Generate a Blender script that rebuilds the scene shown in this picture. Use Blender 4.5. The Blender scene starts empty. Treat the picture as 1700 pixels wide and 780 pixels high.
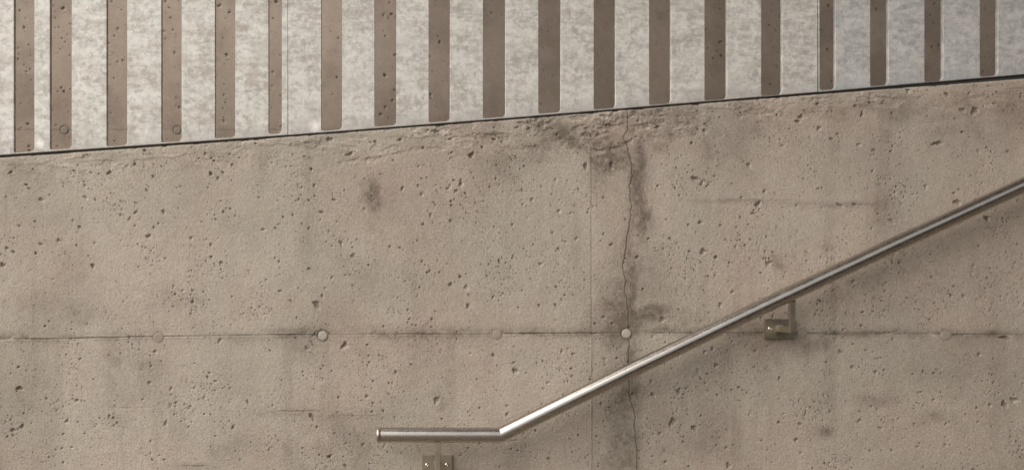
import bpy, bmesh, math, random
import numpy as np
from mathutils import Vector

R = math.radians
random.seed(7)
C = bpy.context.scene.collection
sc = bpy.context.scene

# ------------------------------------------------------------------ camera
S = 1 / 600.0            # metres per photo pixel on the wall face (y = 0)
D = 2.2                  # camera to wall face
HP = 510                 # photo row of the horizon
CX, CZ = -150 * S, 1.50 - (HP - 390) * S   # camera stands a little left of the picture centre
cam_d = bpy.data.cameras.new('camera')
cam = bpy.data.objects.new('camera', cam_d)
C.objects.link(cam)
cam.location = (CX, -D, CZ)
cam.rotation_euler = (R(90), 0, 0)
cam_d.sensor_width = 36
cam_d.lens = 36 * D / (1700 * S)
cam_d.shift_x = 150 / 1700
cam_d.shift_y = (HP - 390) / 1700
cam_d.clip_start = 0.02
cam_d.clip_end = 2000
sc.camera = cam


def P(px, py, y=0.0):
    """where a feature of the photo stands, at depth y"""
    f = (D + y) / D
    return Vector((CX + (px - 700) * S * f, y, CZ - (py - HP) * S * f))


# ------------------------------------------------------------------ light
SUN_EL, SUN_AZ = 44, -58     # azimuth: 0 = straight at the wall, negative = from the left
w = bpy.data.worlds.new('World')
sc.world = w
w.use_nodes = True
nt = w.node_tree
bg = nt.nodes['Background']
sky = nt.nodes.new('ShaderNodeTexSky')
sky.sky_type = 'NISHITA'
sky.sun_disc = False
sky.sun_elevation = R(SUN_EL)
sky.sun_rotation = R(180 - SUN_AZ)
sky.dust_density = 4
sky.air_density = 1.0
hs = nt.nodes.new('ShaderNodeHueSaturation')
hs.inputs['Saturation'].default_value = 0.09
nt.links.new(sky.outputs[0], hs.inputs['Color'])
nt.links.new(hs.outputs[0], bg.inputs['Color'])
bg.inputs['Strength'].default_value = 0.085

sd = bpy.data.lights.new('sun', 'SUN')
sd.energy = 1.5
sd.angle = R(68)
sd.color = (1.0, 0.95, 0.885)
sun = bpy.data.objects.new('sun', sd)
C.objects.link(sun)
az, el = R(SUN_AZ), R(SUN_EL)
tosun = Vector((math.sin(az) * math.cos(el), -math.cos(az) * math.cos(el), math.sin(el)))
sun.rotation_euler = tosun.to_track_quat('Z', 'Y').to_euler()
sun.location = tosun * 8

sc.view_settings.view_transform = 'Standard'
sc.view_settings.look = 'None'
sc.view_settings.exposure = 1.08
sc.view_settings.gamma = 1.0
sc.view_settings.use_curve_mapping = False


# ------------------------------------------------------------------ helpers
def link(o, parent=None):
    C.objects.link(o)
    if parent:
        o.parent = parent
    return o


def tag(o, label=None, cat=None, group=None, kind=None):
    for k, v in (('label', label), ('category', cat), ('group', group), ('kind', kind)):
        if v:
            o[k] = v
    return o


def obj(name, bm, mat, parent=None, smooth=False):
    me = bpy.data.meshes.new(name)
    bm.normal_update()
    bm.to_mesh(me)
    bm.free()
    if smooth:
        me.polygons.foreach_set('use_smooth', [True] * len(me.polygons))
    me.materials.append(mat)
    return link(bpy.data.objects.new(name, me), parent)


def box(bm, lo, hi, bev=0.0):
    vs = [bm.verts.new((x, y, z)) for x in (lo[0], hi[0]) for y in (lo[1], hi[1]) for z in (lo[2], hi[2])]
    fs = [(0, 1, 3, 2), (4, 6, 7, 5), (0, 4, 5, 1), (2, 3, 7, 6), (0, 2, 6, 4), (1, 5, 7, 3)]
    fcs = [bm.faces.new([vs[i] for i in f]) for f in fs]
    if bev:
        es = set(e for f in fcs for e in f.edges)
        bmesh.ops.bevel(bm, geom=list(es), offset=bev, segments=2, affect='EDGES', profile=0.6)


def disc_y(bm, c, r, y0, y1, n=28, bev=0.0, wob=0.0, seed=0):
    """short cylinder along y, rounded front rim"""
    rg = random.Random(seed)
    wv = [1 + rg.uniform(-wob, wob) for _ in range(n)]
    prof = [(r, y1), (r, y0 + bev), (r - bev * 0.35, y0 + bev * 0.35), (r - bev, y0), (r * 0.4, y0 + 0.0002)]
    rings = []
    for rr, yy in prof:
        rings.append([bm.verts.new((c.x + rr * wv[k] * math.cos(2 * math.pi * k / n), yy,
                                    c.z + rr * wv[k] * math.sin(2 * math.pi * k / n))) for k in range(n)])
    for a, b in zip(rings, rings[1:]):
        for k in range(n):
            bm.faces.new((a[k], a[(k + 1) % n], b[(k + 1) % n], b[k]))
    bm.faces.new(rings[-1])


# ---- value noise in numpy
def vnoise(x, y, seed):
    rg = np.random.RandomState(seed)
    T = rg.rand(256, 256)
    xi, yi = np.floor(x).astype(int), np.floor(y).astype(int)
    fx, fy = x - xi, y - yi
    fx = fx * fx * (3 - 2 * fx)
    fy = fy * fy * (3 - 2 * fy)
    a = T[yi & 255, xi & 255]
    b = T[yi & 255, (xi + 1) & 255]
    c = T[(yi + 1) & 255, xi & 255]
    d = T[(yi + 1) & 255, (xi + 1) & 255]
    return (a * (1 - fx) + b * fx) * (1 - fy) + (c * (1 - fx) + d * fx) * fy


def fbm(x, y, size, seed, octv=4, sx=1.0, sy=1.0, gain=0.5):
    """0..1, size in photo pixels"""
    s, amp, tot = 0, 1.0, 0.0
    f = 1.0 / size
    for o in range(octv):
        s = s + amp * vnoise(x * f / sx + 17.3 * o, y * f / sy + 9.1 * o, seed + o)
        tot += amp
        amp *= gain
        f *= 2.03
    return s / tot


def sstep(a, b, x):
    t = np.clip((x - a) / (b - a), 0, 1)
    return t * t * (3 - 2 * t)


# ------------------------------------------------------------------ materials
class NT:
    def __init__(self, name):
        self.m = bpy.data.materials.new(name)
        self.m.use_nodes = True
        self.t = self.m.node_tree
        self.b = self.t.nodes['Principled BSDF']

    def n(self, typ, **kw):
        nd = self.t.nodes.new(typ)
        for k, v in kw.items():
            if k in ('ins',):
                for a, b_ in v.items():
                    nd.inputs[a].default_value = b_
            else:
                setattr(nd, k, v)
        return nd

    def l(self, a, b_):
        self.t.links.new(a, b_)

    def coords(self, scale=(1, 1, 1)):
        tc = self.n('ShaderNodeTexCoord')
        mp = self.n('ShaderNodeMapping')
        mp.inputs['Scale'].default_value = scale
        self.l(tc.outputs['Object'], mp.inputs[0])
        return mp.outputs[0]

    def noise(self, vec, scale, detail=4, rough=0.55, dist=0.0):
        nd = self.n('ShaderNodeTexNoise', ins={'Scale': scale, 'Detail': detail, 'Roughness': rough, 'Distortion': dist})
        self.l(vec, nd.inputs['Vector'])
        return nd.outputs['Fac']

    def ramp(self, fac, pts):
        nd = self.n('ShaderNodeValToRGB')
        cr = nd.color_ramp
        while len(cr.elements) < len(pts):
            cr.elements.new(0.5)
        for e, (p, c) in zip(cr.elements, pts):
            e.position = p
            e.color = (c[0], c[1], c[2], 1) if isinstance(c, (tuple, list)) else (c, c, c, 1)
        self.l(fac, nd.inputs[0])
        return nd.outputs[0]

    def mix(self, a, b_, fac, mode='MIX'):
        nd = self.n('ShaderNodeMix', data_type='RGBA', blend_type=mode)
        for sock, v in ((nd.inputs[0], fac), (nd.inputs[6], a), (nd.inputs[7], b_)):
            if hasattr(v, 'is_linked'):
                self.l(v, sock)
            elif isinstance(v, (tuple, list)):
                sock.default_value = (v[0], v[1], v[2], 1)
            else:
                sock.default_value = v
        return nd.outputs[2]

    def math(self, op, a, b_=0.0):
        nd = self.n('ShaderNodeMath', operation=op)
        for i, v in enumerate((a, b_)):
            if hasattr(v, 'is_linked'):
                self.l(v, nd.inputs[i])
            else:
                nd.inputs[i].default_value = v
        return nd.outputs[0]

    def bump(self, h, strength, dist, prev=None):
        nd = self.n('ShaderNodeBump', ins={'Strength': strength, 'Distance': dist})
        self.l(h, nd.inputs['Height'])
        if prev is not None:
            self.l(prev, nd.inputs['Normal'])
        return nd.outputs[0]


def concrete(name, warm, cool, light, grain=1.0, attr=True):
    g = NT(name)
    v = g.coords()
    big = g.ramp(g.noise(v, 2.4, 3, 0.55, 0.4), [(0.38, 0.0), (0.62, 1.0)])
    col = g.mix(warm, cool, big)
    mid = g.ramp(g.noise(v, 7.5, 5, 0.6, 0.3), [(0.45, 0.0), (0.75, 1.0)])
    col = g.mix(col, light, g.math('MULTIPLY', mid, 0.45))
    vx = g.coords((1.0, 1.0, 0.35))
    streak = g.ramp(g.noise(vx, 5, 6, 0.65), [(0.3, 0.90), (0.65, 1.04)])
    col = g.mix(col, streak, 1.0, 'MULTIPLY')
    blot = g.ramp(g.noise(v, 38, 6, 0.7), [(0.28, 0.90), (0.72, 1.07)])
    col = g.mix(col, blot, 1.0, 'MULTIPLY')
    # fine sand grain
    sand = g.ramp(g.noise(v, 210, 4, 0.8), [(0.34, 1 - 0.30 * grain), (0.66, 1 + 0.24 * grain)])
    col = g.mix(col, sand, 1.0, 'MULTIPLY')
    # tiny bubbles
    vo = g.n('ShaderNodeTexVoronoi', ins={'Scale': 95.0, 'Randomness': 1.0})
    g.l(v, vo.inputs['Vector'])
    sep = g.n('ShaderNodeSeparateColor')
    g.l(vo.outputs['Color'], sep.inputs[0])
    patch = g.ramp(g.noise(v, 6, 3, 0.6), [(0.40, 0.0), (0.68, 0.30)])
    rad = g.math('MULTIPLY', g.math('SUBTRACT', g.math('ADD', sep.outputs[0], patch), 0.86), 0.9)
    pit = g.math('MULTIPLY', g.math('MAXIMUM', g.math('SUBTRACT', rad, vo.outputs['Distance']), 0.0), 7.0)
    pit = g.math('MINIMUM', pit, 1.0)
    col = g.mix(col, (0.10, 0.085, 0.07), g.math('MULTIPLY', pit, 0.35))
    if attr:
        at = g.n('ShaderNodeAttribute', attribute_name='marks')
        s2 = g.n('ShaderNodeSeparateColor')
        g.l(at.outputs['Color'], s2.inputs[0])
        sn = g.ramp(g.noise(v, 60, 5, 0.7), [(0.25, 0.55), (0.7, 1.15)])
        st = g.math('MULTIPLY', s2.outputs[0], sn)
        col = g.mix(col, g.mix(col, (0.42, 0.40, 0.375), 1.0, 'MULTIPLY'), g.math('MINIMUM', st, 1.0))
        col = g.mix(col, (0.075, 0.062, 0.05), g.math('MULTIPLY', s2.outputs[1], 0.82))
        col = g.mix(col, g.mix(light, sand, 1.0, 'MULTIPLY'), g.math('MULTIPLY', s2.outputs[2], 0.55))
    g.l(col, g.b.inputs['Base Color'])
    g.b.inputs['Roughness'].default_value = 0.88
    g.b.inputs['Specular IOR Level'].default_value = 0.3
    b1 = g.bump(g.noise(v, 260, 5, 0.75), 0.45 * grain, 0.0028)
    b2 = g.bump(g.noise(v, 90, 4, 0.6), 0.15, 0.003, b1)
    b3 = g.bump(g.math('SUBTRACT', 1.0, pit), 0.8, 0.002, b2)
    g.l(b3, g.b.inputs['Normal'])
    return g.m


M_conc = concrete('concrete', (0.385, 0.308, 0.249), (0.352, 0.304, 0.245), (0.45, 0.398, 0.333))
M_rear = concrete('rear_concrete', (0.375, 0.297, 0.238), (0.36, 0.294, 0.236), (0.395, 0.318, 0.255), 0.55)
M_plug = concrete('plug_mortar', (0.38, 0.33, 0.275), (0.35, 0.315, 0.265), (0.42, 0.37, 0.31), 0.5, False)
M_plug_pink = concrete('plug_flush', (0.30, 0.245, 0.205), (0.30, 0.25, 0.21), (0.34, 0.28, 0.23), 0.7, False)


def galv(name, lightc, midc, darkc):
    g = NT(name)
    v = g.coords((0.6, 1, 1.0))
    n1 = g.noise(v, 13, 4, 0.6, 0.4)
    n2 = g.noise(g.coords((0.8, 1, 1.0)), 62, 10, 0.84, 0.15)
    n3 = g.noise(g.coords((0.20, 1, 1.0)), 75, 5, 0.65, 0.2)
    n4 = g.noise(g.coords((1.0, 1, 0.12)), 30, 4, 0.6)
    hi = [min(1, a * 1.10) for a in lightc]
    f = g.math('ADD', g.math('ADD', g.math('MULTIPLY', n1, 0.22), g.math('MULTIPLY', n4, 0.10)), g.math('ADD', g.math('MULTIPLY', n2, 0.50), g.math('MULTIPLY', n3, 0.18)))
    col = g.ramp(f, [(0.45, midc), (0.482, [a * .55 + b * .45 for a, b in zip(midc, lightc)]), (0.498, lightc), (0.53, hi)])
    vo = g.n('ShaderNodeTexVoronoi', feature='F1', ins={'Scale': 85.0, 'Randomness': 1.0})
    wv = g.n('ShaderNodeVectorMath', operation='ADD')
    nz = g.n('ShaderNodeTexNoise', ins={'Scale': 60.0, 'Detail': 3.0})
    g.l(g.coords(), nz.inputs['Vector'])
    sc_ = g.n('ShaderNodeVectorMath', operation='SCALE')
    g.l(nz.outputs['Color'], sc_.inputs[0])
    sc_.inputs['Scale'].default_value = 0.02
    g.l(g.coords(), wv.inputs[0])
    g.l(sc_.outputs[0], wv.inputs[1])
    g.l(wv.outputs[0], vo.inputs['Vector'])
    sp = g.n('ShaderNodeSeparateColor')
    g.l(vo.outputs['Color'], sp.inputs[0])
    col = g.mix(col, g.ramp(sp.outputs[0], [(0.0, 0.84), (0.5, 1.0), (1.0, 1.08)]), 1.0, 'MULTIPLY')
    # small weathered flecks
    fl = g.ramp(g.noise(g.coords((1, 1, 0.8)), 210, 4, 0.75), [(0.57, 0.0), (0.66, 1.0)])
    flp = g.ramp(g.noise(g.coords(), 9, 4, 0.6), [(0.42, 0.05), (0.62, 0.5)])
    col = g.mix(col, darkc, g.math('MULTIPLY', fl, flp))
    # greyer foot of the sheet, following its sloping lower edge
    tc = g.n('ShaderNodeTexCoord')
    sx = g.n('ShaderNodeSeparateXYZ')
    g.l(tc.outputs['Object'], sx.inputs[0])
    rise = g.math('SUBTRACT', sx.outputs[2], g.math('ADD', g.math('MULTIPLY', sx.outputs[0], 0.0800), 1.8216))
    rise = g.math('ADD', rise, g.math('MULTIPLY', g.noise(g.coords((1.6, 1, 1)), 30, 5, 0.7), -0.075))
    foot = g.n('ShaderNodeMapRange')
    foot.inputs['From Min'].default_value = 0.004
    foot.inputs['From Max'].default_value = -0.028
    g.l(rise, foot.inputs[0])
    col = g.mix(col, [c * k for c, k in zip(midc, (0.95, 1.0, 1.06))], g.math('MULTIPLY', foot.outputs[0], 0.55))
    # broad dull stains
    bs = g.ramp(g.noise(g.coords((0.7, 1, 1.2)), 11, 5, 0.6, 0.6), [(0.52, 0.0), (0.68, 0.45)])
    col = g.mix(col, midc, bs)
    g.l(col, g.b.inputs['Base Color'])
    g.b.inputs['Metallic'].default_value = 0.15
    g.b.inputs['Roughness'].default_value = 0.62
    g.l(g.bump(n2, 0.25, 0.001), g.b.inputs['Normal'])
    return g


def steel(name, col, rough, aniso=0.0, streak=(1, 1, 1)):
    g = NT(name)
    g.b.inputs['Metallic'].default_value = 1.0
    v = g.coords(streak)
    f = g.noise(v, 30, 5, 0.7)
    g.l(g.ramp(f, [(0.3, [c * 0.9 for c in col]), (0.7, [min(1, c * 1.06) for c in col])]), g.b.inputs['Base Color'])
    g.l(g.ramp(f, [(0.3, rough * 0.88), (0.7, rough * 1.12)]), g.b.inputs['Roughness'])
    g.l(g.bump(g.noise(v, 90, 2, 0.5), 0.015, 0.0003), g.b.inputs['Normal'])
    return g.m


M_tube = steel('brushed_stainless', (0.52, 0.475, 0.43), 0.27, streak=(1, 3, 3))
M_cap = steel('satin_stainless', (0.50, 0.44, 0.36), 0.36)
M_brk = steel('dull_stainless', (0.46, 0.405, 0.315), 0.40)
M_screw = steel('screw_steel', (0.70, 0.64, 0.54), 0.22)
g_ = NT('gap_shade')  # near-black colour put in for the shade under the panels
g_.b.inputs['Base Color'].default_value = (0.035, 0.034, 0.03, 1)
g_.b.inputs['Roughness'].default_value = 0.8
M_gap_shade = g_.m
M_floor = concrete('paving', (0.15, 0.12, 0.09), (0.135, 0.115, 0.087), (0.18, 0.148, 0.112), 1.0, False)

# ------------------------------------------------------------------ outlines read off the photo
TOP = [(-1100, 345), (0, 261.5), (420, 231.5), (850, 198), (1270, 163), (1700, 130.5), (2800, 40)]
PAN = [(-1100, 341), (0, 257.5), (420, 228.5), (850, 195.6), (1270, 160.3), (1700, 123.5), (2800, 35)]


def pl(tab, x):
    return np.interp(x, [a for a, b in tab], [b for a, b in tab])


CRACK = [(150, 1043), (185, 1042), (215, 1042.5), (228, 1035), (245, 1043), (262, 1046), (290, 1050), (310, 1046), (340, 1048),
         (365, 1046), (380, 1044), (402, 1041), (420, 1038), (440, 1034), (452, 1036), (466, 1040), (478, 1037), (492, 1040), (520, 1044),
         (560, 1045), (600, 1044), (640, 1044), (665, 1048), (690, 1054), (712, 1053), (735, 1057), (790, 1059)]
JOINT = [(-1100, 574), (0, 563), (130, 561.5), (260, 558.5), (430, 556), (700, 554), (850, 554), (1040, 552.5), (1270, 553), (1480, 553.5), (1700, 556), (2800, 560)]

BIG = """10,327,3 68,331,5 141,308,4 141,327,4,1.6 158,331,3,.5 32,375,4 121,366,3.5 67,405,4,1.4 97,399,4 127,407,3 157,403,3.5 11,412,4,1.5 22,418,4,1.5
4,439,5.5 154,441,5 147,425,3 202,348,2.5 215,363,4,.7 226,352,4 224,375,3,.6 246,392,5 255,377,3 271,351,4.5 317,395,4,1.5 350,406,4 367,436,4 303,482,4
317,489,2.5 338,484,2.5 358,364,3 362,296,4 208,440,2 193,467,2 243,315,3,.6 281,494,2 605,297,2.6 617,325,2.6 605,347,4,.7 430,328,3,1.4 553,331,3 522,308,4 533,352,4,2
470,360,3,1.5 486,357,3 437,381,4,1.5 513,379,4 566,403,4.5,.6 586,424,5.5,1.3 463,434,3 513,446,4 442,464,3,1.4 551,461,3.5 525,504,8 535,491,4 465,483,4,1.3
668,313,4,.7 700,322,4.5,.5 715,357,4,.6 694,308,3 748,366,4,.7 702,372,3 663,411,3,1.6 647,409,3 765,303,6,.5 747,308,4 757,317,4 753,299,3 764,459,4,.7 748,472,5,.8
774,476,5,.6 778,489,2.5 777,507,5 713,449,3 672,467,2 695,276,3 972,274,6,.5 1015,273,6,.6 883,331,4,1.3 922,298,4,.6 928,350,4 948,354,3 917,386,3.5 957,396,4
927,413,4,1.3 897,438,4 1015,406,4,1.4 1002,388,3 997,400,2 923,476,3 922,506,3 932,497,2.5 867,482,2.5 1153,296,6.5,1.4 1165,305,5 1243,274,5,1.5 1176,279,2
1258,340,6.5,.7 1250,354,4,1.6 1163,369,5 1143,373,3 1167,417,6.5,1.2 1112,396,3.5 1123,404,2.5 1106,364,2.5 1054,436,2.5 1216,484,4 1196,505,5 1263,453,3
1138,462,2.5 1196,374,3 1221,409,3 1360,213,5,1.5 1420,176,4,1.6 1598,183,6 1618,183,8,1.3 1451,250,5 1556,238,7,2.4 1426,240,4,1.4 1299,242,4 1381,231,3
1624,250,4 1674,252,4,1.7 1518,153,2 1481,188,3 1358,313,3 1393,340,5,2.4 1418,339,4,2 1479,366,5,1.6 1537,310,5 1588,335,7 1612,292,3 1638,362,6 1275,437,6,.8
1616,441,4 1613,451,3 1599,491,4 1583,475,3 1417,467,4 1518,412,1.6 365,565,5,.8 257,583,4 251,607,3 248,635,4,1.6 32,644,6,1.3 127,664,4 77,661,3,.6 21,713,5
36,707,5,.8 111,698,4,.6 105,720,3 103,743,3 119,742,3 194,701,3 283,673,4,.6 292,668,3 316,674,3 284,644,4,.7 275,702,5,.4 344,625,3 339,660,4 411,666,4,.6
382,644,2.5 250,732,3 105,767,3 572,572,7,.6 510,578,4 612,590,2.6 613,601,2.6 619,632,3,1.3 619,668,3 657,617,4 537,607,3 562,659,3 609,657,4 725,663,7,.5
819,589,4 842,673,3 842,687,4,.6 517,690,6,.5 547,757,5,1.3 603,737,4,.8 573,772,4 636,681,3 680,529,3,1.5 717,529,3 855,615,6,.8 853,602,3 933,582,4,.8 952,587,4
1004,596,4 901,599,2.5 1002,526,4 1100,530,6,1.4 1083,654,5,1.4 1081,632,3 1127,648,6,.9 1117,700,8,.9 1096,719,4 1153,710,6 1206,742,3 1210,772,6 1190,738,3
1183,578,4 1188,606,4 1142,678,2 910,635,4,2 889,714,3 910,760,3 998,670,4 1294,627,4 1395,583,5,.8 1415,609,4,1.5 1454,617,4 1533,617,4 1550,619,3
1668,560,7,2.2 1667,670,7 1683,663,7,1.9 1427,698,5 1328,703,4,1.4 1322,729,4 1330,751,4 1369,768,3 1462,710,4,2 1570,738,4,1.7 1624,700,3 1603,687,3 1444,747,3,1.4
1480,746,3 1378,682,4,.7 1430,540,3 1482,563,3 1416,571,2.5 1449,584,2.5 1458,595,2.5 1550,663,3"""
BIG = [tuple(float(q) for q in s.split(',')) for s in BIG.split()]

# dark marks on the concrete: x, y, rx, ry, strength
STAIN = [(1048, 480, 10, 80, .5), (1022, 540, 22, 40, .55), (1040, 620, 26, 60, .5), (1030, 740, 30, 70, .5), (1015, 690, 22, 50, .35), (1095, 522, 26, 12, .6), (1053, 300, 12, 60, .5), (1075, 445, 22, 50, .2),
         (1190, 250, 30, 40, .35), (1240, 215, 30, 22, .3), (1300, 205, 20, 20, .2), (1400, 195, 20, 14, .3), (1560, 215, 40, 20, .3), (1680, 180, 30, 20, .35), (1600, 170, 40, 8, .3), (1450, 175, 40, 8, .35), (1110, 235, 20, 14, .45), (1140, 205, 22, 20, .35), (870, 262, 50, 8, .2), (780, 255, 40, 8, .2),
         (617, 324, 15, 24, 1.0), (612, 300, 20, 13, .6), (615, 350, 14, 22, .35), (640, 330, 55, 40, .2),
         (935, 222, 26, 14, .85), (900, 235, 40, 16, .35), (965, 238, 30, 12, .45), (1012, 256, 26, 22, .75), (1000, 290, 22, 30, .3), (1100, 190, 50, 22, .5),
         (1118, 200, 30, 30, .35), (1075, 215, 22, 22, .35), (1210, 240, 40, 40, .28), (1195, 195, 60, 18, .3), (1490, 180, 30, 20, .45), (1560, 190, 70, 18, .3), (1630, 190, 90, 30, .3),
         (1062, 285, 13, 55, .85), (1068, 350, 13, 60, .62), (1052, 350, 14, 120, .35), (1040, 480, 18, 55, .35), (1062, 420, 18, 60, .3), (1050, 535, 24, 26, .75), (1085, 528, 28, 12, .65),
         (1030, 525, 16, 40, .5), (1110, 530, 60, 12, .25), (1052, 600, 16, 60, .4), (1040, 690, 20, 90, .42), (1075, 690, 40, 90, .15),
         (140, 528, 26, 12, .4), (125, 515, 18, 16, .35), (190, 585, 16, 30, .42), (193, 640, 22, 110, .30), (235, 590, 10, 40, .15), (100, 561, 60, 6, .35), (30, 558, 50, 7, .25),
         (430, 560, 90, 9, .45), (490, 552, 55, 8, .6), (500, 572, 38, 20, .35), (690, 550, 90, 9, .4), (360, 556, 40, 6, .4), (740, 562, 70, 10, .22), (920, 550, 80, 7, .35), (1120, 549, 60, 7, .5),
         (1450, 553, 130, 6, .5), (1620, 555, 90, 7, .4), (1350, 578, 24, 12, .5), (1310, 572, 40, 16, .3), (1365, 717, 19, 9, .75), (1455, 664, 26, 8, .4), (1545, 695, 30, 9, .4), (1360, 660, 20, 14, .15),
         (390, 380, 30, 26, .25), (280, 495, 18, 12, .3), (320, 497, 22, 10, .28), (60, 500, 60, 16, .18), (380, 740, 34, 14, .3), (330, 773, 36, 5, .5), (490, 683, 45, 5, .45), (570, 690, 70, 5, .22),
         (600, 740, 18, 20, .3), (830, 265, 26, 16, .3), (850, 290, 18, 22, .2), (1220, 333, 60, 3, .5), (1330, 336, 50, 3, .4), (1400, 340, 60, 5, .4), (1470, 340, 20, 10, .2), (1198, 340, 10, 50, .15),
         (1285, 430, 12, 14, .5), (1365, 410, 18, 8, .3), (1240, 545, 30, 20, .45), (1420, 466, 26, 14, .3), (250, 605, 12, 10, .45), (35, 665, 12, 30, .25), (1100, 740, 120, 30, .1), (255, 350, 40, 30, .1),
         (570, 225, 16, 4, .25), (760, 272, 60, 8, .14), (1380, 480, 10, 10, .2), (1270, 575, 30, 8, .3), (725, 663, 12, 16, .4), (1640, 560, 30, 10, .2), (600, 585, 14, 12, .2), (160, 690, 30, 60, .1)]
# pale marks
PALE = [(590, 405, 26, 22, .8), (260, 568, 24, 20, .25), (400, 460, 50, 45, .45), (740, 300, 70, 40, .3), (700, 235, 120, 7, .45), (600, 243, 90, 8, .5), (620, 350, 200, 60, .12), (60, 267, 120, 6, .4),
        (880, 345, 60, 60, .3), (540, 480, 60, 22, .4), (1130, 575, 40, 18, .55), (1420, 290, 120, 40, .3), (1350, 340, 80, 60, .35), (1140, 340, 60, 60, .2), (850, 640, 60, 50, .35), (980, 188, 22, 5, .9), (870, 230, 40, 16, .35),
        (470, 640, 90, 50, .2), (1500, 200, 120, 8, .3), (1560, 566, 10, 12, .8), (1110, 225, 30, 10, .4), (760, 640, 60, 60, .2), (330, 330, 50, 50, .3), (1340, 565, 10, 6, .4)]
PLUGS = [(263, 560, 9.0, 1), (536, 557, 8.0, 0), (825, 555, 8.0, 1), (1040, 553.5, 7.8, 0), (1332, 554, 8.2, 1), (1571, 556.5, 9.0, 1)]


# ------------------------------------------------------------------ walls
def wall_mesh(name, mat, yf, cols, rows_py, top_tab, nlow, zlow, decorate, thick, ztop=None, pyb=792):
    """front face of a wall as a fine grid (dense where the photo looks), with real relief"""
    px = np.array(cols)
    n = rows_py
    topy = pl(top_tab, px)
    t = np.linspace(0, 1, n)
    PY = topy[None, :] + (pyb - topy[None, :]) * t[:, None]
    PX = np.repeat(px[None, :], n, 0)
    h, marks = decorate(PX, PY, topy)          # h: millimetres into the wall
    f = (D + yf) / D
    X = CX + (PX - 700) * S * f
    Z = CZ - (PY - HP) * S * f
    Y = yf + h * 0.001
    rows = [(X, Y, Z)]
    ex = lambda y, z: (X[:1], np.full_like(X[:1], y), z if hasattr(z, 'shape') else np.full_like(X[:1], z))
    up, lo = [], []
    if ztop is None:
        zt = Z[:1]
        up = [ex(yf + thick, zlow), ex(yf + thick, zt), ex(yf + 0.012, zt + 0.001), (X[:1], Y[:1] + 0.004, zt + 0.0004)]
    else:
        up = [ex(yf + thick, zlow), ex(yf + thick, ztop), ex(yf, ztop)]
    zb = Z[-1:]
    for k in range(1, nlow + 1):
        lo.append(ex(yf, zb + (zlow - zb) * k / nlow))
    allr = up + rows + lo
    X = np.concatenate([a for a, b, c in allr]).astype(np.float32)
    Y = np.concatenate([b for a, b, c in allr]).astype(np.float32)
    Z = np.concatenate([c for a, b, c in allr]).astype(np.float32)
    nr, nc = X.shape
    co = np.stack([X, Y, Z], -1).reshape(-1, 3)
    idx = np.arange(nr * nc).reshape(nr, nc)
    a, b, c, d = idx[:-1, :-1], idx[1:, :-1], idx[1:, 1:], idx[:-1, 1:]
    q = np.stack([a, b, c, d], -1).reshape(-1, 4).astype(np.int32)
    me = bpy.data.meshes.new(name)
    me.vertices.add(nr * nc)
    me.vertices.foreach_set('co', co.ravel())
    me.loops.add(q.size)
    me.loops.foreach_set('vertex_index', q.ravel())
    me.polygons.add(len(q))
    me.polygons.foreach_set('loop_start', np.arange(0, q.size, 4, dtype=np.int32))
    me.polygons.foreach_set('loop_total', np.full(len(q), 4, dtype=np.int32))
    me.update(calc_edges=True)
    me.polygons.foreach_set('use_smooth', np.ones(len(q), bool))
    mk = np.zeros((nr, nc, 4), np.float32)
    mk[len(up):len(up) + n, :, :3] = marks
    mk[..., 3] = 1
    at = me.attributes.new('marks', 'FLOAT_COLOR', 'POINT')
    at.data.foreach_set('color', mk.ravel())
    me.materials.append(mat)
    me.validate()
    return link(bpy.data.objects.new(name, me))


def pits(h, pm, PX, PY, lst, rg, depth=0.75):
    """sink irregular air holes"""
    nr, nc = PX.shape
    xs = PX[0]
    for p in lst:
        x, y, r = p[:3]
        asp = p[3] if len(p) > 3 else 1.0
        rot = rg.uniform(-0.5, 0.5)
        R_ = r * 2.2 * max(asp, 1 / asp) ** 0.5 + 2
        c0, c1 = np.searchsorted(xs, [x - R_, x + R_])
        if c1 - c0 < 2:
            continue
        cm = min(c0 + (c1 - c0) // 2, nc - 1)
        col = PY[:, cm]
        r0, r1 = np.searchsorted(col, [y - R_ - 4, y + R_ + 4])
        if r1 - r0 < 2:
            continue
        dx = PX[r0:r1, c0:c1] - x
        dy = PY[r0:r1, c0:c1] - y
        ca, sa = math.cos(rot), math.sin(rot)
        u = (dx * ca + dy * sa) / (r * asp ** 0.5)
        v = (-dx * sa + dy * ca) / (r / asp ** 0.5)
        th = np.arctan2(v, u)
        k1, k2, k3 = rg.uniform(0, 6.28, 3)
        am = 0.10 + 0.12 * min(r / 5, 1)
        rad = np.sqrt(u * u + v * v) / (1 + am * np.sin(2 * th + k1) + am * 0.8 * np.sin(3 * th + k2) + am * 0.5 * np.sin(5 * th + k3))
        # steep at the top-left, easing out at the bottom-right
        skew = 1 + 0.28 * (dx * 0.5 + dy * 0.85) / (np.sqrt(dx * dx + dy * dy) + 1e-6) * rg.uniform(0.2, 1.0)
        rad = rad / skew
        dd = sstep(1.08, 0.35, rad)
        dmm = r * S * 1000 * depth * rg.uniform(0.6, 1.15)
        dmm = min(dmm, 6.5)
        sl = h[r0:r1, c0:c1]
        np.maximum(sl, sl + dd * dmm, out=sl)
        # raised lip
        sl -= 0.12 * np.exp(-((rad - 1.18) / 0.16) ** 2) * min(r / 4, 1.0)
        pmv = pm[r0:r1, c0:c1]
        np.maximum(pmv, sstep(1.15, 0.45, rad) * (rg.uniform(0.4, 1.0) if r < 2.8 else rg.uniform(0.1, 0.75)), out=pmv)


def polyline_dist(PX, PY, pts_yx, wig=0):
    """horizontal distance to a crack given as x(y)"""
    x = np.interp(PY, [a for a, b in pts_yx], [b for a, b in pts_yx])
    return PX - x


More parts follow.
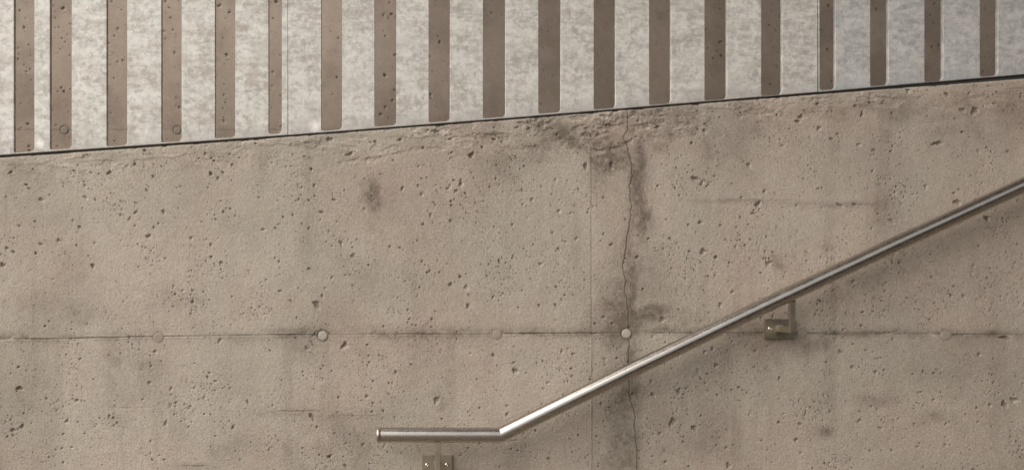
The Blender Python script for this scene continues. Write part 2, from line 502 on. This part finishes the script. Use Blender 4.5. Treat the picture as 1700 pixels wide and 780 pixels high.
def deco_front(PX, PY, topy):
    rg = np.random.RandomState(11)
    h = np.zeros_like(PX)
    inside = (PX > -30) & (PX < 1730)
    # slow undulation and board print
    h += 2.2 * (fbm(PX, PY, 260, 3, 3) - 0.5) + 0.8 * (fbm(PX, PY, 40, 5, 3) - 0.5) + 0.3 * (fbm(PX, PY, 9, 8, 3) - 0.5)
    h += 0.28 * (rg.rand(*PX.shape) - 0.5) + 0.55 * (fbm(PX, PY, 3.6, 9, 2) - 0.5)
    below = PY - topy[None, :]
    # broken lip of mortar along the top edge: thicker above a ragged line
    edge = 16 + 26 * (fbm(PX, PX * 0 + 3, 120, 21, 4) - 0.35) + 10 * (fbm(PX, PY, 14, 22, 3) - 0.5)
    bumpy = np.interp(PX, [0, 60, 300, 560, 700, 840, 860, 1000, 1130, 1160, 1400, 1500, 1700],
                      [.5, .7, .6, .8, 1.1, 1.2, 1.8, 1.9, 1.4, .9, .8, .9, .6])
    edge = edge * (0.55 + 0.45 * bumpy)
    lip = sstep(edge + 1.5, edge - 1.5, below)
    h -= lip * 1.6 * bumpy * sstep(0.36, 0.55, fbm(PX, PY * 0.3, 50, 25, 2))
    rough_z = sstep(75, 8, below) * np.clip(bumpy - 0.35, 0, 1.4)
    rn = fbm(PX, PY, 22, 31, 5, 1.5, 0.8, 0.6)
    rzm = rough_z * sstep(0.42, 0.58, fbm(PX, PY, 40, 37, 4))
    h += rzm * (6.0 * np.abs(rn - 0.5) * 2 + 7.0 * (fbm(PX, PY, 8, 38, 4, 1.2, 0.8, 0.7) - 0.5))
    chip = sstep(0.60, 0.64, fbm(PX, PY, 30, 41, 4, 1.6, 0.7)) * sstep(60, 12, below) * np.clip(bumpy - 0.2, 0, 1.2)
    h += chip * 2.6
    # rounded arris with small chips
    h += 5.0 * sstep(3.5, 0, below) ** 2 + 3 * sstep(7, 0, below) * sstep(0.6, 0.75, fbm(PX, PY, 17, 45, 3))
    # long shallow crease near 560..650
    for (x0, y0, x1, y1, s_) in ((555, 272, 600, 261, 1.0), (600, 264, 652, 255, 1.3), (640, 258, 700, 243, 0.8), (860, 240, 905, 246, 1.2), (985, 247, 1032, 243, 1.6), (1032, 238, 1060, 224, 1.5), (330, 262, 392, 270, 0.5), (1060, 222, 1110, 226, 1.0)):
        yy = y0 + (PX - x0) / (x1 - x0) * (y1 - y0) + 9 * (fbm(PX, PX * 0 + 1, 12, 51, 4, 1, 1, 0.65) - 0.5)
        m = sstep(x0 - 6, x0 + 8, PX) * sstep(x1 + 6, x1 - 8, PX)
        h += s_ * m * (sstep(0, 1.6, PY - yy) * sstep(12, 2, PY - yy)) * 1.2 * (0.2 + 1.4 * sstep(0.4, 0.6, fbm(PX, PY, 12, 53, 3)))
    # crack
    dcr = polyline_dist(PX, PY, CRACK) + 7 * (fbm(PX * 0 + 5, PY, 11, 61, 5, 1, 1, 0.7) - 0.5)
    cw = 0.35 + 0.5 * fbm(PX * 0 + 9, PY, 30, 66, 2)
    h += 2.4 * np.exp(-(dcr / cw) ** 2)
    h += 0.5 * sstep(-1, 1, dcr) * sstep(26, 4, dcr)       # the two sides do not quite meet
    # formwork seam x = 982
    ds = PX - 981.8 - 0.6 * (fbm(PX * 0 + 2, PY, 40, 71, 2) - 0.5)
    sm = sstep(238, 250, PY)
    sgn = np.where(PY > 560, -1.0, 0.7)
    h += sm * sgn * 1.0 * np.exp(-(ds / 0.9) ** 2) * (0.5 + fbm(PX * 0, PY, 22, 73, 3))
    h += sm * 0.35 * sstep(-1.5, 1.5, ds) * sstep(60, 5, ds)
    # horizontal pour joint
    jy = pl(JOINT, PX) + 1.6 * (fbm(PX, PX * 0, 28, 81, 3) - 0.5)
    dj = PY - jy
    js = 0.40 + 1.2 * sstep(0.3, 0.75, fbm(PX, PX * 0 + 4, 70, 83, 4))
    h += 1.5 * js * np.exp(-(dj / 0.9) ** 2) - 0.6 * js * np.exp(-((dj - 2.2) / 1.3) ** 2) - 0.5 * js * np.exp(-((dj + 2.4) / 1.5) ** 2)
    h += sstep(0.62, 0.7, fbm(PX, PY, 16, 85, 3, 2.2, 0.6)) * np.exp(-(dj / 4.0) ** 2) * 2.0
    # smaller pour marks
    for (x0, x1, y, s_) in ((452, 532, 682.5, 1.2), (560, 630, 690, .5), (300, 350, 773, .8), (1195, 1330, 333, .45), (1385, 1460, 340, .5), (180, 250, 677, .5), (860, 900, 634, .3), (1470, 1540, 371, .3), (1600, 1690, 163, .4)):
        yy = y + 2 * (fbm(PX, PX * 0 + 7, 22, 91, 2) - 0.5)
        m = sstep(x0, x0 + 15, PX) * sstep(x1, x1 - 15, PX)
        h += s_ * m * 1.4 * np.exp(-((PY - yy) / 1.0) ** 2)
    # marks
    st = np.zeros_like(PX)
    wx = PX + 46 * (fbm(PX, PY, 40, 101, 4) - 0.5)
    wy = PY + 46 * (fbm(PX, PY, 40, 103, 4) - 0.5)
    rag = (0.55 + 1.05 * fbm(PX, PY, 18, 105, 4)) * (0.62 + 0.55 * sstep(0.34, 0.64, fbm(PX, PY, 7, 106, 4, 1, 1, 0.7)))
    for (x, y, rx, ry, s_) in STAIN:
        if 900 < x < 1130 and y < 760:
            s_ = s_ * 1.3
        e = ((wx - x) / rx) ** 2 + ((wy - y) / ry) ** 2 if ry > 10 else ((wx - x) / rx) ** 2 + ((PY + 0.25 * (wy - PY) - y) / ry) ** 2
        st = np.maximum(st, s_ * np.exp(-e * 0.75) * rag) + 0.15 * s_ * np.exp(-e * 0.75)
    st += 0.42 * js * np.exp(-(dj / 1.2) ** 2) + 0.55 * np.exp(-np.abs(dj + 1) / 6.5) * sstep(0.42, 0.66, fbm(PX, PY * 0.6 + 8, 60, 107, 4)) * rag
    st += 0.8 * np.exp(-(dcr / 0.7) ** 2)
    st += sm * 0.28 * np.exp(-(ds / 1.1) ** 2)
    # vertical run-down stains
    run = fbm(PX, PY, 30, 111, 4, 1.0, 7.0)
    st += 0.22 * sstep(0.56, 0.75, run) * (0.3 + fbm(PX, PY, 150, 113, 2))
    dirt = fbm(PX, PY, 120, 115, 5)
    st += 0.24 * sstep(0.50, 0.75, dirt)
    st += 0.30 * np.exp(-np.abs(dcr - 3) / 8) * (0.3 + 1.2 * sstep(0.35, 0.65, fbm(PX, PY, 26, 116, 4, 0.6, 1.6)))
    # streaks below the coping line
    st += 0.9 * rzm * sstep(0.5, 0.72, fbm(PX, PY, 7, 119, 4, 1.2, 0.8, 0.7))
    st += 0.30 * sstep(60, 5, below) * sstep(0.50, 0.7, fbm(PX, PY, 35, 117, 4)) * np.clip(bumpy, 0, 1.3)
    pale = np.zeros_like(PX)
    for (x, y, rx, ry, s_) in PALE:
        e = ((wx - x) / rx) ** 2 + ((wy - y) / ry) ** 2
        pale = np.maximum(pale, s_ * np.exp(-e * 0.8))
    pale = np.maximum(pale, 0.30 * lip)
    pale = np.maximum(pale, 0.8 * np.clip(rzm, 0, 1) * sstep(0.52, 0.7, fbm(PX, PY, 8, 123, 4, 1.2, 0.8, 0.7)))
    pale = np.maximum(pale, 0.45 * sstep(0.50, 0.72, fbm(PX, PY, 150, 122, 3, 1.0, 3.0)) * sstep(1150, 700, PX))
    pale = pale * (0.6 + 0.8 * fbm(PX, PY, 14, 121, 3))
    # air holes
    pm = np.zeros_like(PX)
    pits(h, pm, PX, PY, [(p[0], p[1], p[2] * 0.88) + tuple(p[3:]) for p in BIG], rg, 0.62)
    dens = fbm(PX, PY, 90, 131, 3)
    lst = []
    centres = [(rg.uniform(0, 1700), rg.uniform(220, 790)) for _ in range(170)]
    for _ in range(9000):
        if rg.rand() < 0.6:
            cx, cy = centres[rg.randint(len(centres))]
            x, y = rg.normal(cx, 15), rg.normal(cy, 14)
        else:
            x, y = rg.uniform(-10, 1710), rg.uniform(140, 790)
        if y < np.interp(x, [a for a, b in TOP], [b for a, b in TOP]) + 22:
            continue
        r = 0.72 + rg.exponential(0.34)
        lst.append((x, y, min(r, 3.6), rg.uniform(0.65, 1.6)))
    for _ in range(120):                       # a few more open ones near the top edge
        x = rg.uniform(0, 1700)
        y = np.interp(x, [a for a, b in TOP], [b for a, b in TOP]) + abs(rg.normal(0, 26)) + 5
        lst.append((x, y, 1.2 + rg.exponential(0.9), rg.uniform(0.6, 2.2)))
    pits(h, pm, PX, PY, lst, rg, 1.0)
    # seats of the tie plugs
    for (x, y, r, fl) in PLUGS:
        d_ = np.sqrt((PX - x) ** 2 + (PY - y) ** 2)
        h[:] = np.where(d_ < r + (0.2 if fl else 0.6), np.maximum(h, 0) + (1.2 if fl else 3.0), h)
        if not fl:
            h += 0.8 * np.exp(-((d_ - r - 1.6) / 1.5) ** 2)
            st += 0.5 * np.exp(-((d_ - r - 1.5) / 2.2) ** 2)
        else:
            st += 0.12 * np.exp(-((d_ - r - 0.8) / 1.6) ** 2)
    # pinkish broken patch by the right-hand plug, small tie marks
    mk = np.stack([np.clip(st, 0, 1.2), np.clip(pm, 0, 1), np.clip(pale, 0, 1)], -1)
    return np.where(inside, h, h * 0.3), mk


cols = list(np.linspace(-2300, -60, 40)) + list(np.arange(-30, 1731, 1.0)) + list(np.linspace(1760, 3600, 36))
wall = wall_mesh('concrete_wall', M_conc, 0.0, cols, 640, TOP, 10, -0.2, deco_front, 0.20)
tag(wall, 'pale brown cast concrete wall with sloping top, vertical crack and air holes, behind the handrail', 'wall')
for i, (x, y, r, fl) in enumerate(PLUGS):
    bm = bmesh.new()
    c = P(x, y, 0)
    disc_y(bm, c, r * S, (-0.0003 if fl else -0.0012), 0.012, 30, 0.0007 if fl else 0.0012, 0.05 if fl else 0.012, i)
    if fl:
        bmesh.ops.rotate(bm, verts=bm.verts, cent=c, matrix=__import__('mathutils').Matrix.Rotation(R(i * 47), 3, 'Y'))
    obj('tie_plug', bm, M_plug_pink if fl else M_plug, wall, True)

YR = 0.70
REAR_BIG = """33,18,2.5 40,46,3 25,78,2 30,80,2 48,75,2 32,90,1.6 30,98,2.2 40,108,2 50,115,2 44,112,1.5 105,14,3.5 92,30,2 88,10,1.6 98,46,2 108,70,2 103,64,2 112,58,1.6 96,88,1.5 100,82,1.6 116,92,1.8
102,146,2.5 106,152,3 96,152,1.8 46,206,3 48,243,2.5 49,250,2.5 93,208,2 95,243,2 185,3,2.5 196,48,3 190,60,2 180,72,2 195,103,2 204,101,2.5 183,108,1.6 184,188,2 281,13,2 275,3,2.5 283,30,2 272,52,2 287,50,2 292,62,1.6
275,65,2 290,88,3 293,163,2 297,178,2.5 292,176,1.6 365,10,4 381,21,3 375,31,1.5 362,10,2 376,91,3 370,64,1.6 372,201,3 372,140,1.6 459,3,4 453,120,2.5 452,143,2 465,92,1.5 637,25,3 650,24,3 645,30,2 640,60,2 639,125,3.5 655,150,2.5 652,167,3
640,178,3 632,190,3 645,196,2 656,92,3 730,70,3 727,60,2 714,94,2 715,157,3 715,163,2 1196,70,3.5 1172,50,3 1190,85,2 1198,93,3 1184,97,2 1175,80,2 1280,18,2 1297,27,3 1287,50,2 1277,42,2 1284,79,2 1279,140,2 1376,10,3 1374,82,3 1364,50,2
1456,15,3 1451,55,1.6 1552,7,3 1544,25,2 1550,38,2 1559,75,3 1547,78,2 1635,15,2 1640,60,2 1650,100,2"""
REAR_BIG = [tuple(float(q) for q in s.split(',')) for s in REAR_BIG.split()]


def deco_rear(PX, PY, topy):
    rg = np.random.RandomState(5)
    h = 2.0 * (fbm(PX, PY, 200, 203, 3) - 0.5) + 0.5 * (fbm(PX, PY, 20, 205, 3) - 0.5) + 0.12 * (rg.rand(*PX.shape) - 0.5)
    dj = PY - 216.5 - 0.8 * (fbm(PX, PX * 0, 20, 207, 2) - 0.5)
    h += 0.8 * np.exp(-(dj / 1.0) ** 2)
    st = 0.25 * np.exp(-(dj / 1.3) ** 2) + 0.30 * np.exp(-np.abs(dj) / 9) * sstep(0.4, 0.6, fbm(PX, PX * 0 + 2, 40, 209, 3))
    st += 0.3 * sstep(0.52, 0.7, fbm(PX, PY, 60, 211, 4))
    for (x, y, rx, ry, s_) in ((100, 175, 20, 25, .3), (110, 225, 30, 16, .35), (640, 195, 30, 30, .4), (735, 200, 30, 20, .35), (820, 180, 24, 30, .35), (915, 150, 30, 20, .25), (290, 205, 20, 20, .25)):
        st = np.maximum(st, s_ * np.exp(-(((PX - x) / rx) ** 2 + ((PY - y) / ry) ** 2)))
    pm = np.zeros_like(PX)
    pits(h, pm, PX, PY, REAR_BIG, rg, 0.8)
    lst = [(rg.uniform(-10, 1710), rg.uniform(-40, 290), 0.9 + rg.exponential(0.35), rg.uniform(.7, 1.5)) for _ in range(750)]
    pits(h, pm, PX, PY, lst, rg, 1.0)
    for (x, y, r) in ((107, 216, 6.4), (294.5, 216.5, 6.2)):
        d_ = np.sqrt((PX - x) ** 2 + (PY - y) ** 2)
        h += np.where(d_ < r + 0.4, 3.0, 0) + 0.5 * np.exp(-((d_ - r - 1.3) / 1.2) ** 2)
        st += 0.25 * np.exp(-((d_ - r - 1.2) / 1.6) ** 2)
    mk = np.stack([np.clip(st, 0, 1), np.clip(pm, 0, 1), np.zeros_like(PX)], -1)
    return h, mk


cols = list(np.linspace(-2100, -60, 30)) + list(np.arange(-30, 1731, 1.2)) + list(np.linspace(1760, 3300, 30))
rear = wall_mesh('concrete_wall', M_rear, YR, cols, 270, [(-3000, -30), (4000, -30)], 6, 0.2, deco_rear, 0.25, ztop=3.35, pyb=300)
tag(rear, 'darker brown concrete wall seen only through the slots of the steel panels', 'wall')
for i, (x, y, r) in enumerate(((107, 216, 6.4), (294.5, 216.5, 6.2))):
    bm = bmesh.new()
    disc_y(bm, P(x, y, YR), r * S * (D + YR) / D, YR - 0.0005, YR + 0.012, 28, 0.0012, 0.01, 40 + i)
    obj('tie_plug', bm, M_plug_pink, rear, True)

# ------------------------------------------------------------------ ground, stair and path (below and behind the picture)
bm = bmesh.new()
G = 400
vs = [bm.verts.new(c) for c in ((-G, -G, 0), (G, -G, 0), (G, 12, 0), (-G, 12, 0))]
bm.faces.new(vs)
tag(obj('ground', bm, M_floor), kind='structure')

bm = bmesh.new()          # steps under the rising rail
sl = 0.478
tr = 0.33
x0 = P(845, 0, 0).x
for k in range(13):
    xa = x0 + k * tr
    box(bm, (xa, -1.7, -0.05), (xa + tr * (1 if k < 12 else 8), -0.004, (k + 1) * tr * sl), 0.004)
tag(obj('stairs', bm, M_floor), kind='structure')

bm = bmesh.new()          # sloping path between the two walls
pts = []
for x in (-2300, 0, 850, 1700, 3600):
    a = P(x, float(pl(TOP, x)), 0)
    z = a.z - 0.03
    pts.append((bm.verts.new((a.x, 0.195, z)), bm.verts.new((a.x * 1.0, YR + 0.05, z))))
for (a, b), (c, d) in zip(pts, pts[1:]):
    bm.faces.new((a, c, d, b))
tag(obj('path', bm, M_floor), kind='structure')

bm = bmesh.new()          # deck out of view hides high sky; rear slabs added to darken the slots
box(bm, (-1.55, -3.3, 5.3), (9, -0.35, 5.6))
box(bm, (0.1, -0.35, 5.3), (9, YR + 0.6, 5.6))  # extension added to dim the rear wall towards the right
box(bm, (-0.7, 0.12, 2.85), (9, YR - 0.004, 3.10))  # low slab added over the path to shade the rear wall
tag(obj('deck_and_shade_slabs', bm, M_plug), kind='structure')
bm = bmesh.new()          # unseen wall added past the right edge to darken that side
box(bm, (2.25, -1.08, -0.1), (2.55, -0.006, 5.28))
tag(obj('shade_wall_right', bm, M_floor), kind='structure')

bm = bmesh.new()          # unseen parapet added beside the stair to darken the lower right wall
for k in range(1):
    za, zb_ = 1.25, 1.25 + (9 - 0.45) * sl
    q = [(0.45, 0), (9, 0), (9, zb_), (0.45, za)]
    fr = [bm.verts.new((x, -1.90, z)) for x, z in q]
    bk = [bm.verts.new((x, -1.72, z)) for x, z in q]
    bm.faces.new(fr); bm.faces.new(bk[::-1])
    for i in range(4):
        bm.faces.new((fr[i], bk[i], bk[(i + 1) % 4], fr[(i + 1) % 4]))
    bmesh.ops.recalc_face_normals(bm, faces=bm.faces)
tag(obj('shade_parapet', bm, M_floor), kind='structure')

# ------------------------------------------------------------------ slotted galvanised panels
SLOT = [(23, 57, 253), (83, 119, 248), (177, 211, 242.5), (268, 301.5, 236), (357, 390.5, 229.2), (446, 468, 222.5), (533.5, 568, 216.5), (622, 658, 209.5), (712, 747, 202.5),
        (802, 839, 195.8), (894, 931, 188), (986, 1022, 180.8), (1078, 1114, 173.5), (1170, 1207, 166.2), (1264, 1298.5, 158.5), (1361, 1387, 149.5), (1445, 1475, 142.5), (1535, 1566, 135.2), (1627, 1657, 127)]
TH = 0.012
ZT, ZS = 2.50, 2.42


def panel(xl, xr, slots, mat, yoff=0.0):
    cu = bpy.data.curves.new('c', 'CURVE')
    cu.dimensions = '2D'
    cu.fill_mode = 'BOTH'
    bev = 0.0011
    cu.extrude = TH / 2 - bev
    cu.bevel_depth = bev
    cu.bevel_resolution = 2
    cu.offset = -bev

    def spl(pts):
        s = cu.splines.new('POLY')
        s.points.add(len(pts) - 1)
        for p, (x, z) in zip(s.points, pts):
            p.co = (x, z, 0, 1)
        s.use_cyclic_u = True
    wx = lambda px: CX + (px - 700) * S
    wz = lambda py: CZ - (py - HP) * S
    xs = [xl] + [a for a, b in PAN if xl < a < xr] + [xr]
    out = [(wx(x), wz(float(pl(PAN, x)))) for x in xs]
    out += [(wx(xr), ZT), (wx(xl), ZT)]
    spl(out)
    for (a, b, yb) in slots:
        slp = (float(pl(PAN, b)) - float(pl(PAN, a))) / (b - a)
        m = (a + b) / 2
        pts = [(a, None)]
        rl, rr = 3.5, 7.0
        if (b - a) < 28:
            rl, rr = 5, 7
        for k in range(7):
            t = k / 6 * math.pi / 2
            x = a + rl - rl * math.cos(t)
            pts.append((x, yb + slp * (x - m) - rl + rl * math.sin(t)))
        for k in range(9):
            t = k / 8 * math.pi / 2
            x = b - rr + rr * math.sin(t)
            pts.append((x, yb + slp * (x - m) - rr + rr * math.cos(t)))
        pts.append((b, None))
        spl([(wx(x), ZS if y is None else wz(y)) for x, y in pts])
    o = bpy.data.objects.new('c', cu)
    C.objects.link(o)
    bpy.context.view_layer.update()
    dg = bpy.context.evaluated_depsgraph_get()
    me = bpy.data.meshes.new_from_object(o.evaluated_get(dg))
    bpy.data.objects.remove(o)
    me.name = 'steel_panel'
    # stand it up: (x, z, t) -> (x, t, z)
    n = len(me.vertices)
    co = np.empty(n * 3, np.float32)
    me.vertices.foreach_get('co', co)
    co = co.reshape(-1, 3)
    co = np.stack([co[:, 0], -co[:, 2] + TH / 2 + yoff, co[:, 1]], -1)
    me.vertices.foreach_set('co', co.ravel())
    me.update()
    me.materials.clear()
    me.materials.append(mat)
    o = bpy.data.objects.new('steel_panel', me)
    C.objects.link(o)
    return o


def galv_spots(g, spots):
    """brushed-on zinc repair blobs"""
    base = g.b.inputs['Base Color'].links[0].from_socket
    for (px, py, r) in spots:
        c = P(px, py, 0)
        tc = g.n('ShaderNodeTexCoord')
        d_ = g.n('ShaderNodeVectorMath', operation='DISTANCE')
        g.l(tc.outputs['Object'], d_.inputs[0])
        d_.inputs[1].default_value = (c.x, 0, c.z)
        nz = g.math('MULTIPLY', g.noise(tc.outputs['Object'], 70, 3), r * S * 1.6)
        dist = g.math('ADD', d_.outputs['Value'], nz)
        f = g.n('ShaderNodeMapRange')
        f.inputs['From Min'].default_value = r * S * 2.1
        f.inputs['From Max'].default_value = r * S * 1.0
        g.l(dist, f.inputs[0])
        base = g.mix(base, (0.92, 0.86, 0.81), g.math('MULTIPLY', f.outputs[0], 0.6))
    g.l(base, g.b.inputs['Base Color'])
    return g.m


warm = dict(lightc=(0.51, 0.49, 0.445), midc=(0.385, 0.34, 0.295), darkc=(0.25, 0.23, 0.20))
M_gA = galv_spots(galv('galvanised_a', **warm), [(66, 238, 8)])
M_gC = galv_spots(galv('galvanised_b', (0.515, 0.49, 0.445), (0.39, 0.35, 0.31), (0.25, 0.23, 0.21)), [(524, 209, 10), (474, 226, 2)])
M_gD = galv('galvanised_c', (0.45, 0.43, 0.405), (0.35, 0.333, 0.312), (0.20, 0.20, 0.20)).m
GP = 'galvanised slotted panels along the top of the wall'
left_more = [(23 - 91 * k, 57 - 91 * k, float(pl(PAN, 40 - 91 * k)) - 2.5) for k in range(1, 9)]
right_more = [(1627 + 91 * k, 1657 + 91 * k, float(pl(PAN, 1642 + 91 * k)) - 2.5) for k in range(1, 9)]
pA = panel(-800, 477.8, left_more[:-1] + SLOT[:6], M_gA)
tag(pA, 'pale warm galvanised steel panel at the left, two round plugs showing through its slots', 'steel panel', GP)
pC = panel(478.2, 1357.4, SLOT[6:15], M_gC)
tag(pC, 'long mottled galvanised steel panel with nine slots, above the crack in the wall', 'steel panel', GP)
pD = panel(1358.6, 2480, SLOT[15:] + right_more[:-1], M_gD)
tag(pD, 'duller blue grey galvanised steel panel at the right above the rising handrail end', 'steel panel', GP)

# black strip added to paint the shade in the gap under the panels
bm = bmesh.new()
vv = []
for x in [-800, 0, 420, 850, 1270, 1700, 2480]:
    b = P(x, float(pl(TOP, x)), 0)
    t = P(x, float(pl(PAN, x)), 0)
    vv.append([bm.verts.new((b.x, y, z)) for y, z in ((0.005, b.z - 0.002), (0.0095, t.z + 0.0015), (0.05, t.z + 0.0015), (0.05, b.z - 0.002))])
for a, b in zip(vv, vv[1:]):
    for k in range(4):
        bm.faces.new((a[k], b[k], b[(k + 1) % 4], a[(k + 1) % 4]))
bm.faces.new(vv[0]); bm.faces.new(list(reversed(vv[-1])))
bmesh.ops.recalc_face_normals(bm, faces=bm.faces)
tag(obj('gap_shade_strip', bm, M_gap_shade), 'thin black strip added as painted shade in the gap between the steel panels and the wall top', 'sealing strip')

# ------------------------------------------------------------------ handrail
YH = -0.075
RT = 12.4 * S * (D + YH) / D
hand = link(bpy.data.objects.new('handrail', None))
hand.location = P(831, 721.5, YH)
tag(hand, 'brushed stainless steel tube handrail, level at the left then rising to the right', 'handrail')


def sweep(bm, pts, r, n=48):
    rings = []
    for i, p in enumerate(pts):
        d0 = (p - pts[i - 1]).normalized() if i else (pts[1] - p).normalized()
        d1 = (pts[i + 1] - p).normalized() if i < len(pts) - 1 else d0
        tn = (d0 + d1).normalized()
        up = Vector((0, -1, 0))
        side = tn.cross(up).normalized()
        k = 1 / max(0.3, d0.dot(tn))
        rings.append([bm.verts.new(p + up * (r * math.cos(2 * math.pi * j / n)) + side * (r * k * math.sin(2 * math.pi * j / n))) for j in range(n)])
    for a, b in zip(rings, rings[1:]):
        for j in range(n):
            bm.faces.new((a[j], a[(j + 1) % n], b[(j + 1) % n], b[j]))
    bm.faces.new(rings[-1])
    bmesh.ops.recalc_face_normals(bm, faces=bm.faces)


def sub(name, bm, mat, parent, smooth=False):
    """mesh written in world coordinates, parented to an empty placed in the world"""
    o = obj(name, bm, mat, None, smooth)
    root = parent
    off = Vector((0, 0, 0))
    while root is not None:
        off += root.location
        root = root.parent
    o.data.transform(__import__('mathutils').Matrix.Translation(-off))
    o.parent = parent
    return o


PTS = [P(a, b, YH) for a, b in ((632.5, 721.5), (831, 721.5), (1050, 613.4), (1270, 507), (1485, 406), (1700, 307.3), (2150, 101))]
# the level and the rising length meet in a crisp mitre
bm = bmesh.new()
sweep(bm, PTS, RT)
tube = sub('tube', bm, M_tube, hand, True)
tube.data.polygons[-1].use_smooth = False
# crisp mitre edge
me = tube.data
for e in me.edges:
    a, b = me.vertices[e.vertices[0]].co, me.vertices[e.vertices[1]].co
    if abs(a.x + hand.location.x - PTS[1].x) < 0.02 and abs(b.x + hand.location.x - PTS[1].x) < 0.02:
        e.use_edge_sharp = True
bm = bmesh.new()
cx, cz = PTS[0].x, PTS[0].z
n = 48
prof = [(0.0, RT * 0.995), (-0.0085, RT * 0.995), (-0.0098, RT * 0.96), (-0.0105, RT * 0.88), (-0.0107, RT * 0.3)]
rings = [[bm.verts.new((cx + dx - 0.0003, YH + rr * math.cos(2 * math.pi * j / n), cz + rr * math.sin(2 * math.pi * j / n))) for j in range(n)] for dx, rr in prof]
for a, b in zip(rings, rings[1:]):
    for j in range(n):
        bm.faces.new((a[j], a[(j + 1) % n], b[(j + 1) % n], b[j]))
bm.faces.new(rings[-1]); bm.faces.new(rings[0])
bmesh.ops.recalc_face_normals(bm, faces=bm.faces)
sub('end_cap', bm, M_cap, hand, True)


def bracket(px, py, arm_px, rail_px_y):
    """wall plate, bent flat-bar arm up to the underside of the tube, two screws"""
    c = P(px, py, 0)
    bm = bmesh.new()
    hw, hh = 25 * S, 16.5 * S
    box(bm, (c.x - hw, -0.0065, c.z - hh), (c.x + hw, 0.0008, c.z + hh), 0.0007)
    plate = sub('bracket', bm, M_brk, hand)
    bm = bmesh.new()
    aw = 4.6 * S
    ax = c.x + 0.0005
    ztop = rail_px_y
    zb = c.z - 5.2 * S
    t = 0.006
    # leg out from the plate
    box(bm, (ax - aw, YH - t, zb), (ax + aw, -0.0060, zb + 10 * S), 0.0009)
    # upright to the tube
    box(bm, (ax - aw + 0.0004, YH - t - 0.0006, zb + 0.0008), (ax + aw - 0.0004, YH + t * 0.6, ztop), 0.0008)
    sub('arm', bm, M_brk, plate)
    # small curved saddle under the tube
    bm = bmesh.new()
    box(bm, (ax - aw * 1.05, YH - 0.0075, ztop - 0.003), (ax + aw * 1.05, YH + 0.0075, ztop + 0.004), 0.0012)
    sub('saddle', bm, M_screw, plate)
    # weld bead where the leg meets the plate
    bm = bmesh.new()
    box(bm, (ax - aw - 0.0022, -0.0092, zb + 0.0015), (ax - aw + 0.0006, -0.0062, zb + 10 * S), 0.001)
    box(bm, (ax - aw, -0.0092, zb + 10 * S - 0.0006), (ax + aw, -0.0062, zb + 10 * S + 0.0018), 0.001)
    sub('weld_bead', bm, M_screw, plate)
    for s_ in (-1, 1):
        sp = Vector((c.x + s_ * 16.3 * S, 0, c.z))
        bm = bmesh.new()
        nn = 20
        rr_ = 3.6 * S
        pr = [(1.0, 0.0), (0.97, .0012), (0.82, .0024), (0.55, .0032), (0.42, .0034), (0.38, .0018), (0.1, .0018)]
        rg_ = [[bm.verts.new((sp.x + rr_ * a * math.cos(2 * math.pi * j / nn), -0.0064 - b, sp.z + rr_ * a * math.sin(2 * math.pi * j / nn))) for j in range(nn)] for a, b in pr]
        for a, b in zip(rg_, rg_[1:]):
            for j in range(nn):
                bm.faces.new((a[j], a[(j + 1) % nn], b[(j + 1) % nn], b[j]))
        bm.faces.new(rg_[-1])
        bmesh.ops.recalc_face_normals(bm, faces=bm.faces)
        sub('screw', bm, M_screw, plate, True)
    return plate


def tube_bottom(x):
    for a, b in zip(PTS, PTS[1:]):
        if a.x <= x <= b.x:
            t = (x - a.x) / (b.x - a.x)
            d_ = (b - a).normalized()
            return a.z + (b.z - a.z) * t - RT / max(d_.x, 0.1)


for (px, py) in ((725.5, 770.5), (1293, 545.5)):
    x = P(px, py, 0).x
    bracket(px, py, None, tube_bottom(x) + 0.001)
